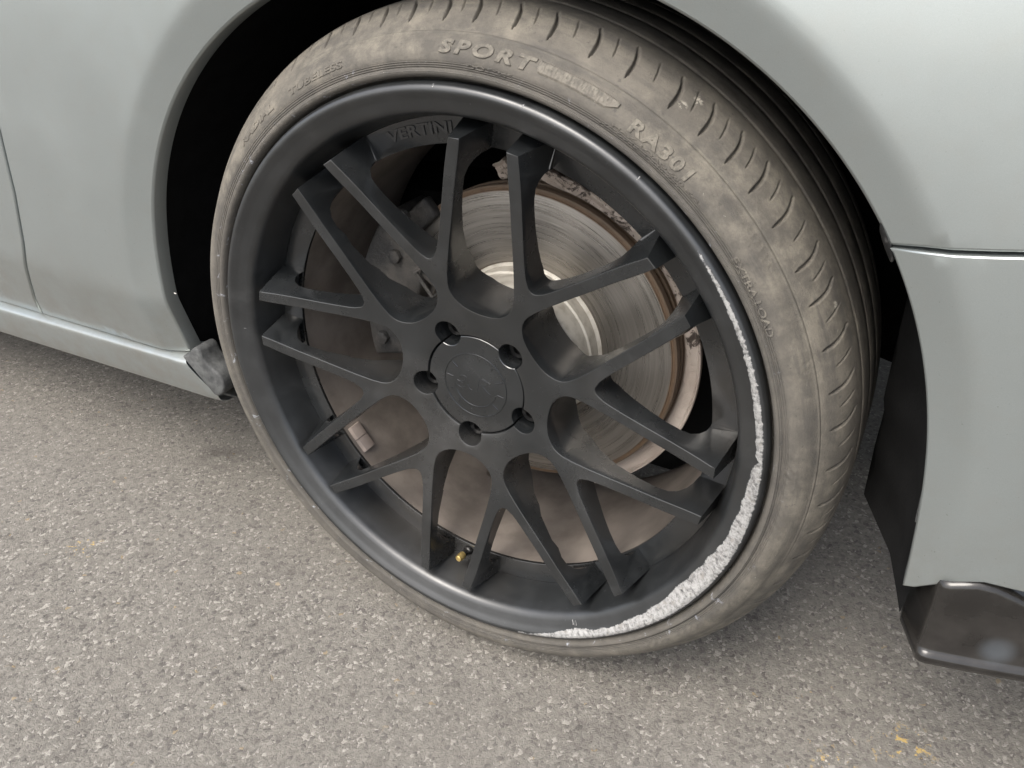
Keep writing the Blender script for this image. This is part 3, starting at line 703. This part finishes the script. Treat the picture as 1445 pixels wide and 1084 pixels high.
# spokes and hub -----------------------------------------------------------
def yf(r): return 0.0365 - 0.14 * r
YB = [(0, .087), (.075, .087), (.085, .084), (.10, .070), (.128, .049), (.142, .0420), (.165, .0300), (.19, .0250), (.20, .0250), (.208, .029), (.2135, .0440), (.2157, .0478), (.24, .0478)]
def yb(r): return float(np.interp(r, [a for a, _ in YB], [b for _, b in YB]))
def star():
    """front and back outline (same count) of hub + 16 spokes, counter-clockwise in (x, z)"""
    Fo = []; Bo = []; tag = []
    # half a pair in the pair frame (x along the pair axis, l sideways), from the U bottom to the V apex
    innerF = [(.0770, 0.0), (.0772, .0040), (.0776, .0080), (.0784, .0125), (.0798, .0170), (.0820, .0212), (.0850, .0252), (.0885, .0284), (.0925, .0305), (.0975, .0318), (.108, .0322), (.125, .0312), (.145, .0293), (.168, .0268), (.187, .0250), (.1965, .0239), (.2060, .0227), (.2140, .0217), (.2200, .0210), (.2260, .0205), (.2313, .0200)]
    innerB = [(.0775, 0.0), (.0777, .0038), (.0781, .0076), (.0789, .0118), (.0803, .0160), (.0825, .0200), (.0855, .0238), (.0890, .0266), (.093, .0286), (.098, .0300), (.109, .0306, .062), (.125, .0300, .0475), (.145, .0282, .0355), (.168, .0257, .0265), (.187, .0240, .0222), (.1965, .0233, .0222), (.2040, .0220, .0258), (.2095, .0200, .0320), (.2125, .0180, .0385), (.2147, .0155, .0478), (.2376, .0150, .0478)]
    outF = [(.2303, .0303), (.2270, .0308), (.2235, .0313), (.218, .0322), (.211, .0332), (.203, .0342), (.194, .0352), (.182, .0364), (.165, .0380), (.145, .0402), (.1335, .0418), (.1270, .0430)]
    outB = [(.2358, .0410, .0478), (.2122, .0405, .0478), (.2124, .0402, .0420), (.2112, .0396, .0352), (.2075, .0387, .0295), (.201, .0376, .0262), (.192, .0374, .0268), (.180, .0380, .0292), (.165, .0392, .0330), (.145, .0412, .0400), (.1345, .0428, .0440), (.1285, .0440, .0470)]
    # V apex arc between pairs: centre line at 22.5 degrees, radius ~5.5 mm, apex at r 0.1275
    def rotp(p, deg): c, s = math.cos(R(deg)), math.sin(R(deg)); return (p[0] * c - p[1] * s, p[0] * s + p[1] * c)
    def mir(L): return [(q[0], -q[1]) for q in L]
    apexF = []; apexB = []
    c_r = 0.1340; rad = 0.0066
    for t in (128, 150, 165, 180, 195, 210, 232):   # local angles round the small circle on the 22.5 degree line
        q = (c_r + rad * math.cos(R(t)), rad * math.sin(R(t))); apexF.append(q)
        q = (c_r + 0.0012 + (rad - .0004) * math.cos(R(t)), (rad - .0004) * math.sin(R(t))); apexB.append(q)
    for k in range(8):
        base = 83 + 45 * k            # counter-clockwise
        # start at U bottom centre, go counter-clockwise: +l side spoke
        f = [rotp(p, base) for p in innerF]; b = [rotp(p, base) for p in innerB]; yv = [p[2] if len(p) > 2 else None for p in innerB]
        f += [rotp(p, base) for p in outF]; b += [rotp(p, base) for p in outB]; yv += [p[2] for p in outB]
        tg = ['i'] * len(innerF) + ['o'] * len(outF)
        f += [rotp((x, -l), base + 22.5) for x, l in [(q[0], q[1]) for q in apexF]]
        b += [rotp((x, -l), base + 22.5) for x, l in apexB]; yv += [None] * len(apexB); tg += ['v'] * len(apexF)
        f += [rotp(p, base + 45) for p in mir(outF)[::-1]]; b += [rotp(p, base + 45) for p in mir(outB)[::-1]]; yv += [p[2] for p in outB[::-1]]; tg += ['o'] * len(outF)
        f += [rotp(p, base + 45) for p in mir(innerF)[::-1][:-1]]; b += [rotp(p, base + 45) for p in mir(innerB)[::-1][:-1]]; yv += [p[2] if len(p) > 2 else None for p in innerB[::-1][:-1]]; tg += ['i'] * (len(innerF) - 1)
        Fo += f; Bo += b; tag += yv
    return np.array(Fo), np.array(Bo), tag
LUGS = [119.2 - 72 * k for k in range(5)]; LR = 0.0552; RH = 0.0122
def hub_out(phi, rc, rh, outer=True):
    for L in LUGS:
        t = R((phi - L + 180) % 360 - 180); s = LR * math.sin(t)
        if abs(s) < rh and abs(t) < 1.0:
            q = math.sqrt(rh * rh - s * s)
            if outer: rc = max(rc, LR * math.cos(t) + q)
            else: rc = min(rc, LR * math.cos(t) - q)
    return rc
def hub_loop(rc, rh, outer): return np.array([arc(hub_out(p, rc, rh, outer), p) for p in np.arange(0, 360, 0.75)])
def build_spokes():
    Fo, Bo, tag = star()
    hole = hub_loop(0.0510, RH, True)[::-1]         # clockwise so that inset() grows it
    bev = 0.0009
    I = inset(Fo, bev); I2 = inset(Fo, bev * 0.29); H = inset(hole, bev); H2 = inset(hole, bev * 0.29)
    # Steiner points: polar grid
    G = np.array([arc(r, a) for r in np.arange(0.0595, 0.236, 0.006) for a in np.arange(0, 360, max(2.0, 0.5 / r * 1.0))])
    V2, F, mp = cap([I, H[::-1]], G)
    nI = len(I); V = [(v[0], yf(math.hypot(*v)), v[1]) for v in V2]; F = [tuple(f) for f in F]
    def ring(Q, fy):
        s = len(V); V.extend([(q[0], fy(q), q[1]) for q in Q]); return [s + i for i in range(len(Q))]
    def band(A, B):
        n = len(A)
        for i in range(n): j = (i + 1) % n; F.append((A[i], A[j], B[j], B[i]))
    L0 = mp[:nI]
    L1 = ring(I2, lambda q: yf(math.hypot(*q)) + bev * 0.29); L2 = ring(Fo, lambda q: yf(math.hypot(*q)) + bev)
    # walls in several steps down to the back outline
    prev = L2; band(L0, L1); band(L1, L2)
    bz = np.array([yb(math.hypot(*q)) if t is None else t for q, t in zip(Bo, tag)]); fz = np.array([yf(math.hypot(*q)) + bev for q in Fo])
    # the valley outlines at the spoke ends run down to the ring face
    for t in (0.25, 0.5, 0.75, 1.0):
        Q = Fo * (1 - t) + Bo * t; s = len(V)
        V.extend([(q[0], fz[i] * (1 - t) + bz[i] * t, q[1]) for i, q in enumerate(Q)])
        cur = [s + i for i in range(len(Q))]; band(prev, cur); prev = cur
    # back cap
    GB = np.array([arc(r, a) for r in np.arange(0.01, 0.22, 0.01) for a in np.arange(0, 360, 4.0)])
    W2, FB, mb = cap([Bo], GB); s = len(V); nB = len(Bo); inv = {mb[i]: prev[i] for i in range(nB)}; idx = {}
    for i, v in enumerate(W2):
        if i in inv: idx[i] = inv[i]
        else: idx[i] = len(V); V.append((v[0], yb(math.hypot(*v)), v[1]))
    F += [tuple(idx[k] for k in f) for f in FB]
    # the pocket for cap and bolts
    nH = len(H); hp = mp[nI:]         # order as H reversed
    Hr, H2r, hr = H[::-1], H2[::-1], hole[::-1]
    A = hp; B = ring(H2r, lambda q: yf(math.hypot(*q)) + bev * 0.29); C = ring(hr, lambda q: yf(math.hypot(*q)) + bev); D = ring(hr, lambda q: 0.056)
    band(A, B); band(B, C); band(C, D); s = len(V); V.append((0, 0.056, 0)); F += [(D[i], D[(i + 1) % nH], s) for i in range(nH)]
    V = np.array(V)
    whole = fix(mesh('spoke_disc', V, F, spokem, wheel, angle=28))
    me = whole.data
    # split: hub and each spoke become objects of their own, keeping the shading of the whole
    cn = np.empty(len(me.loops) * 3, np.float32); me.corner_normals.foreach_get('vector', cn); cn = cn.reshape(-1, 3)
    parts = {}
    for p in me.polygons:
        c = p.center; r = math.hypot(c.x, c.z)
        if r < 0.128: key = 'hub'
        else:
            a = (math.degrees(math.atan2(c.z, c.x)) - 83 + 22.5) % 45 - 22.5
            kk = round(((math.degrees(math.atan2(c.z, c.x)) - 83) % 360) / 45) % 8
            key = (kk, a > 0)
        parts.setdefault(key, []).append(p.index)
    for key, pl in parts.items():
        vm = {}; vs = []; fs = []; ns = []
        for pi in pl:
            p = me.polygons[pi]; f = []
            for li in p.loop_indices:
                vi = me.loops[li].vertex_index
                if vi not in vm: vm[vi] = len(vs); vs.append(tuple(me.vertices[vi].co))
                f.append(vm[vi]); ns.append(tuple(cn[li]))
            fs.append(f)
        nm = 'hub_face' if key == 'hub' else 'spoke'
        m2 = bpy.data.meshes.new(nm); m2.from_pydata(vs, [], fs); m2.materials.append(spokem.m); m2.update(); m2.shade_smooth()
        m2.normals_split_custom_set(ns); link(bpy.data.objects.new(nm, m2), wheel)
    bpy.data.objects.remove(whole)
build_spokes()
def build_cap():
    y0 = 0.0300; loop = hub_loop(0.0497, RH + 0.0003, False); bev = 0.0009
    I = inset(loop, bev); G = np.array([arc(r, a) for r in np.arange(0.004, 0.049, 0.005) for a in np.arange(0, 360, 12)])
    V2, F, mp = cap([I], G); V = [(v[0], y0 + 0.0006 * (math.hypot(*v) / .05) ** 2, v[1]) for v in V2]; F = [tuple(f) for f in F]; n = len(loop)
    prev = mp
    for Q, y in ((inset(loop, bev * .29), y0 + .0009), (loop, y0 + .0014), (loop, 0.05)):
        s = len(V); V += [(q[0], y, q[1]) for q in Q]; cur = [s + i for i in range(n)]
        F += [(prev[i], prev[(i + 1) % n], cur[(i + 1) % n], cur[i]) for i in range(n)]; prev = cur
    capo = fix(mesh('centre_cap', V, F, spokem, wheel, angle=40))
    def c_arc(r, a0, a1, rad, n=60, closed=False): 
        aa = np.linspace(a0, a1, n, endpoint=not closed)
        return tube('cap_emblem', [(r * math.cos(R(a)), y0 + 0.0001, r * math.sin(R(a))) for a in aa], rad, spokem, wheel, n=6, closed=closed)
    c_arc(0.0325, 0, 360, 0.00055, 90, True); c_arc(0.0222, -172, -14, 0.0006)
    for k in range(12):
        a = 140 - 30 * k; ra, rb = (0.0235, 0.0305) if a in (140, 170 , 20, -10, -40, 170 - 360) else (0.0265, 0.0285)
        tube('cap_emblem', [(r * math.cos(R(a)), y0 + 0.0001, r * math.sin(R(a))) for r in (ra, rb)], 0.0006, spokem, wheel, n=6)
    strokes = [[(-.0165, .0045), (-.0135, .0075), (-.010, .0070), (-.0095, .0045), (-.012, .0020), (-.0165, .0000), (-.019, -.0030), (-.016, -.0052), (-.011, -.0045), (-.0075, -.0010), (-.006, -.0045), (-.003, -.0055)],
               [(.002, -.0055), (.0035, .0015), (.0045, .0070), (.0085, .0088), (.0125, .0070), (.0120, .0035), (.0080, .0015), (.0045, .0010)], [(.0080, .0012), (.0115, -.0025), (.0160, -.0058)], [(.0125, .0070), (.0160, .0062)], [(-.019, .0015), (-.013, -.0005)]]
    for s in strokes:
        q = smooth_prof(s, 4) if len(s) > 2 else s
        tube('cap_emblem', [(p[0], y0 + 0.0001, p[1]) for p in q], 0.0005, spokem, wheel, n=6)
build_cap()
def build_bolts():
    for L in LUGS:
        x, z = arc(LR, L); V = []; F = []
        prof = [(0, .0480), (.0045, .0480), (.0050, .0440), (.0086, .0440), (.0093, .0450), (.0095, .0490), (.0112, .0520), (.0114, .0558)]
        n = 24; base = rng.uniform(0, 60)
        for (r, y) in prof:
            for k in range(n):
                a = 2 * math.pi * k / n; rr = r
                if 0.003 < r < 0.0045: rr = r * (1 - 0.13 * (0.5 + 0.5 * math.cos(6 * a)))
                if .0078 < r < .0083: rr = r * (1 - 0.07 * (0.5 + 0.5 * math.cos(6 * a + 1)))
                V.append((x + rr * math.cos(a + base), y, z + rr * math.sin(a + base)))
        for i in range(len(prof) - 1):
            for k in range(n): F.append((i * n + k, i * n + (k + 1) % n, (i + 1) * n + (k + 1) % n, (i + 1) * n + k))
        fix(mesh('wheel_bolt', V, F, boltm, wheel, angle=35))
build_bolts()
def build_valve():
    c0 = Vector((0.2235 * math.cos(R(-96.2)), 0.047, 0.2235 * math.sin(R(-96.2)))); d_ = Vector((-0.10, -1, 0.12)).normalized()
    def at(t): return c0 + d_ * t
    tube('valve_stem', [at(-0.004), at(0.003), at(0.004), at(0.012)], [0.0055, 0.005, 0.0036, 0.0034], boltm, wheel, n=16)
    tube('valve_cap', [at(0.0105), at(0.011), at(0.0165), at(0.0175), at(0.0195), at(0.0200)], [0.0038, 0.0042, 0.0042, 0.0035, 0.0034, 0.0024], brass, wheel, n=20)
build_valve()
def build_weights():
    for (a0, a1) in ((-146.6, -142.6), (-142.4, -138.2)):
        V = []; F = []; prof = [(.2156, .0555), (.2115, .0565), (.2108, .0580), (.2108, .0705), (.2115, .0718), (.2156, .0725)]; n = 8
        for a in np.linspace(a0, a1, n):
            for (r, y) in prof: V.append((r * math.cos(R(a)), y, r * math.sin(R(a))))
        m = len(prof)
        for i in range(n - 1):
            for j in range(m - 1): F.append((i * m + j, i * m + j + 1, (i + 1) * m + j + 1, (i + 1) * m + j))
        F += [tuple(range(m)), tuple((n - 1) * m + j for j in range(m))]
        fix(mesh('balance_weight', V, F, leadm, wheel, angle=35))
build_weights()

# ------------------------------------------------------------------ brake
brake = empty('brake', (0, 0, ZC), car)
lathe('brake_disc', [(.0835, .1318), (.0842, .1302), (.0855, .1298), (.1528, .1298), (.1540, .1302), (.1545, .1310), (.1572, .1312), (.1585, .1320), (.1588, .1345), (.1588, .1390), (.150, .1395), (.150, .1460), (.1588, .1465), (.1588, .1530), (.157, .1545), (.09, .1545)], discm, brake, n=540, angle=30)
lathe('disc_hat', [(.020, .0895), (.0745, .0895), (.0768, .0905), (.0778, .0925), (.0782, .1130), (.0800, .1145), (.0803, .1290), (.0835, .1318)], hatm, brake, n=360, angle=30)
def build_shield():
    prof = smooth_prof([(.155, .156), (.1595, .1510), (.1620, .1480), (.1670, .1458), (.1715, .1440), (.1738, .1432), (.1748, .1436), (.1758, .1420), (.1772, .1405), (.1782, .1425), (.1775, .1480), (.176, .154)], 4)
    n = 540; a0, a1 = -75, 100
    o = lathe('dust_shield', prof, shieldm, brake, n=n, a0=a0, a1=a1)
    # corroded, swollen upper part
    me = o.data; N = len(me.vertices); co = np.empty(N * 3); me.vertices.foreach_get('co', co); co = co.reshape(-1, 3)
    a = np.degrees(np.arctan2(co[:, 2], co[:, 0])); r = np.hypot(co[:, 0], co[:, 2])
    k = sstep(a, 28, 60); ns = sum(np.sin(co[:, 0] * f + p) * np.sin(co[:, 2] * f * 1.3 + p * 2) for f, p in ((90, 1), (190, 2), (400, 4))) / 3
    co[:, 1] -= k * (0.013 + 0.004 * ns) * sstep(r, 0.156, 0.164); rr = r + k * (0.002 * ns - 0.001 * (r > .17))
    ext = 0.017 * np.exp(-((a - 90) / 6.5) ** 2) * sstep(r, .155, .170); rr = rr + ext; co[:, 1] -= ext * 0.9
    co[:, 0] *= rr / r; co[:, 2] *= rr / r
    me.vertices.foreach_set('co', co.ravel()); me.update(); return o
build_shield()
lathe('hub_carrier', [(.03, .17), (.10, .172), (.13, .19), (.14, .25), (.10, .33)], dark, brake, n=90)
def build_caliper():
    cal = empty('caliper', (0, 0, 0), brake) if False else None
    # outer housing over the disc edge
    def sector(name, a0, a1, r0, r1, y0, y1, mat, bev=0.006):
        aa = np.linspace(a0, a1, 8); poly = [arc(r1, a) for a in aa] + [arc(r0, a) for a in aa[::-1]]
        return prism(name, poly, y0, y1, mat, brake, bevel=bev, seg=3)
    sector('caliper_body', 138, 172, 0.112, 0.182, 0.098, 0.124, calm, 0.007)
    sector('caliper_bridge', 141, 169, 0.160, 0.188, 0.110, 0.180, calm, 0.006)
    sector('caliper_bracket', 128, 182, 0.150, 0.172, 0.120, 0.134, calm, 0.004)
    sector('brake_pad', 140, 170, 0.108, 0.150, 0.1245, 0.1292, steel, 0.001)
    # pad spring: bent flat wire in a triangle
    for pts in ([(136, .118), (139, .090), (150, .094), (145, .122), (136, .118)],):
        q = [(*arc(r, a), ) for a, r in pts]; tube('pad_spring', [(x, 0.090, z) for x, z in q], 0.0024, calm, brake, n=8)
    sector('pad_carrier_ear', 132, 146, 0.088, 0.120, 0.094, 0.110, calm, 0.003)
    sector('carrier_foot', 176, 194, 0.128, 0.170, 0.098, 0.128, calm, 0.005)
    for (a, r) in ((186, 0.152), (148, 0.150), (133, 0.168)):
        x, z = arc(r, a); q = [(x + 0.0075 * math.cos(t), z + 0.0075 * math.sin(t)) for t in np.linspace(0, 2 * math.pi, 6, endpoint=False)]
        prism('caliper_bolt', q, 0.092, 0.10, calm, brake, bevel=0.001)
build_caliper()

# pale stone chips on the panel edges and liner
for (x, z, y, s) in ((-0.3665, 0.3545, None, 0.0022), (-0.3655, 0.1, None, 0),):
    if s: 
        yy = float(body_y(x, z)) - 0.0004
        fix(mesh('stone_chip', [(x - s, yy, z), (x, yy - .0003, z + s * .5), (x + s, yy, z + s * .1), (x, yy, z - s * .4)], [(0, 1, 2, 3)], chipm, car))
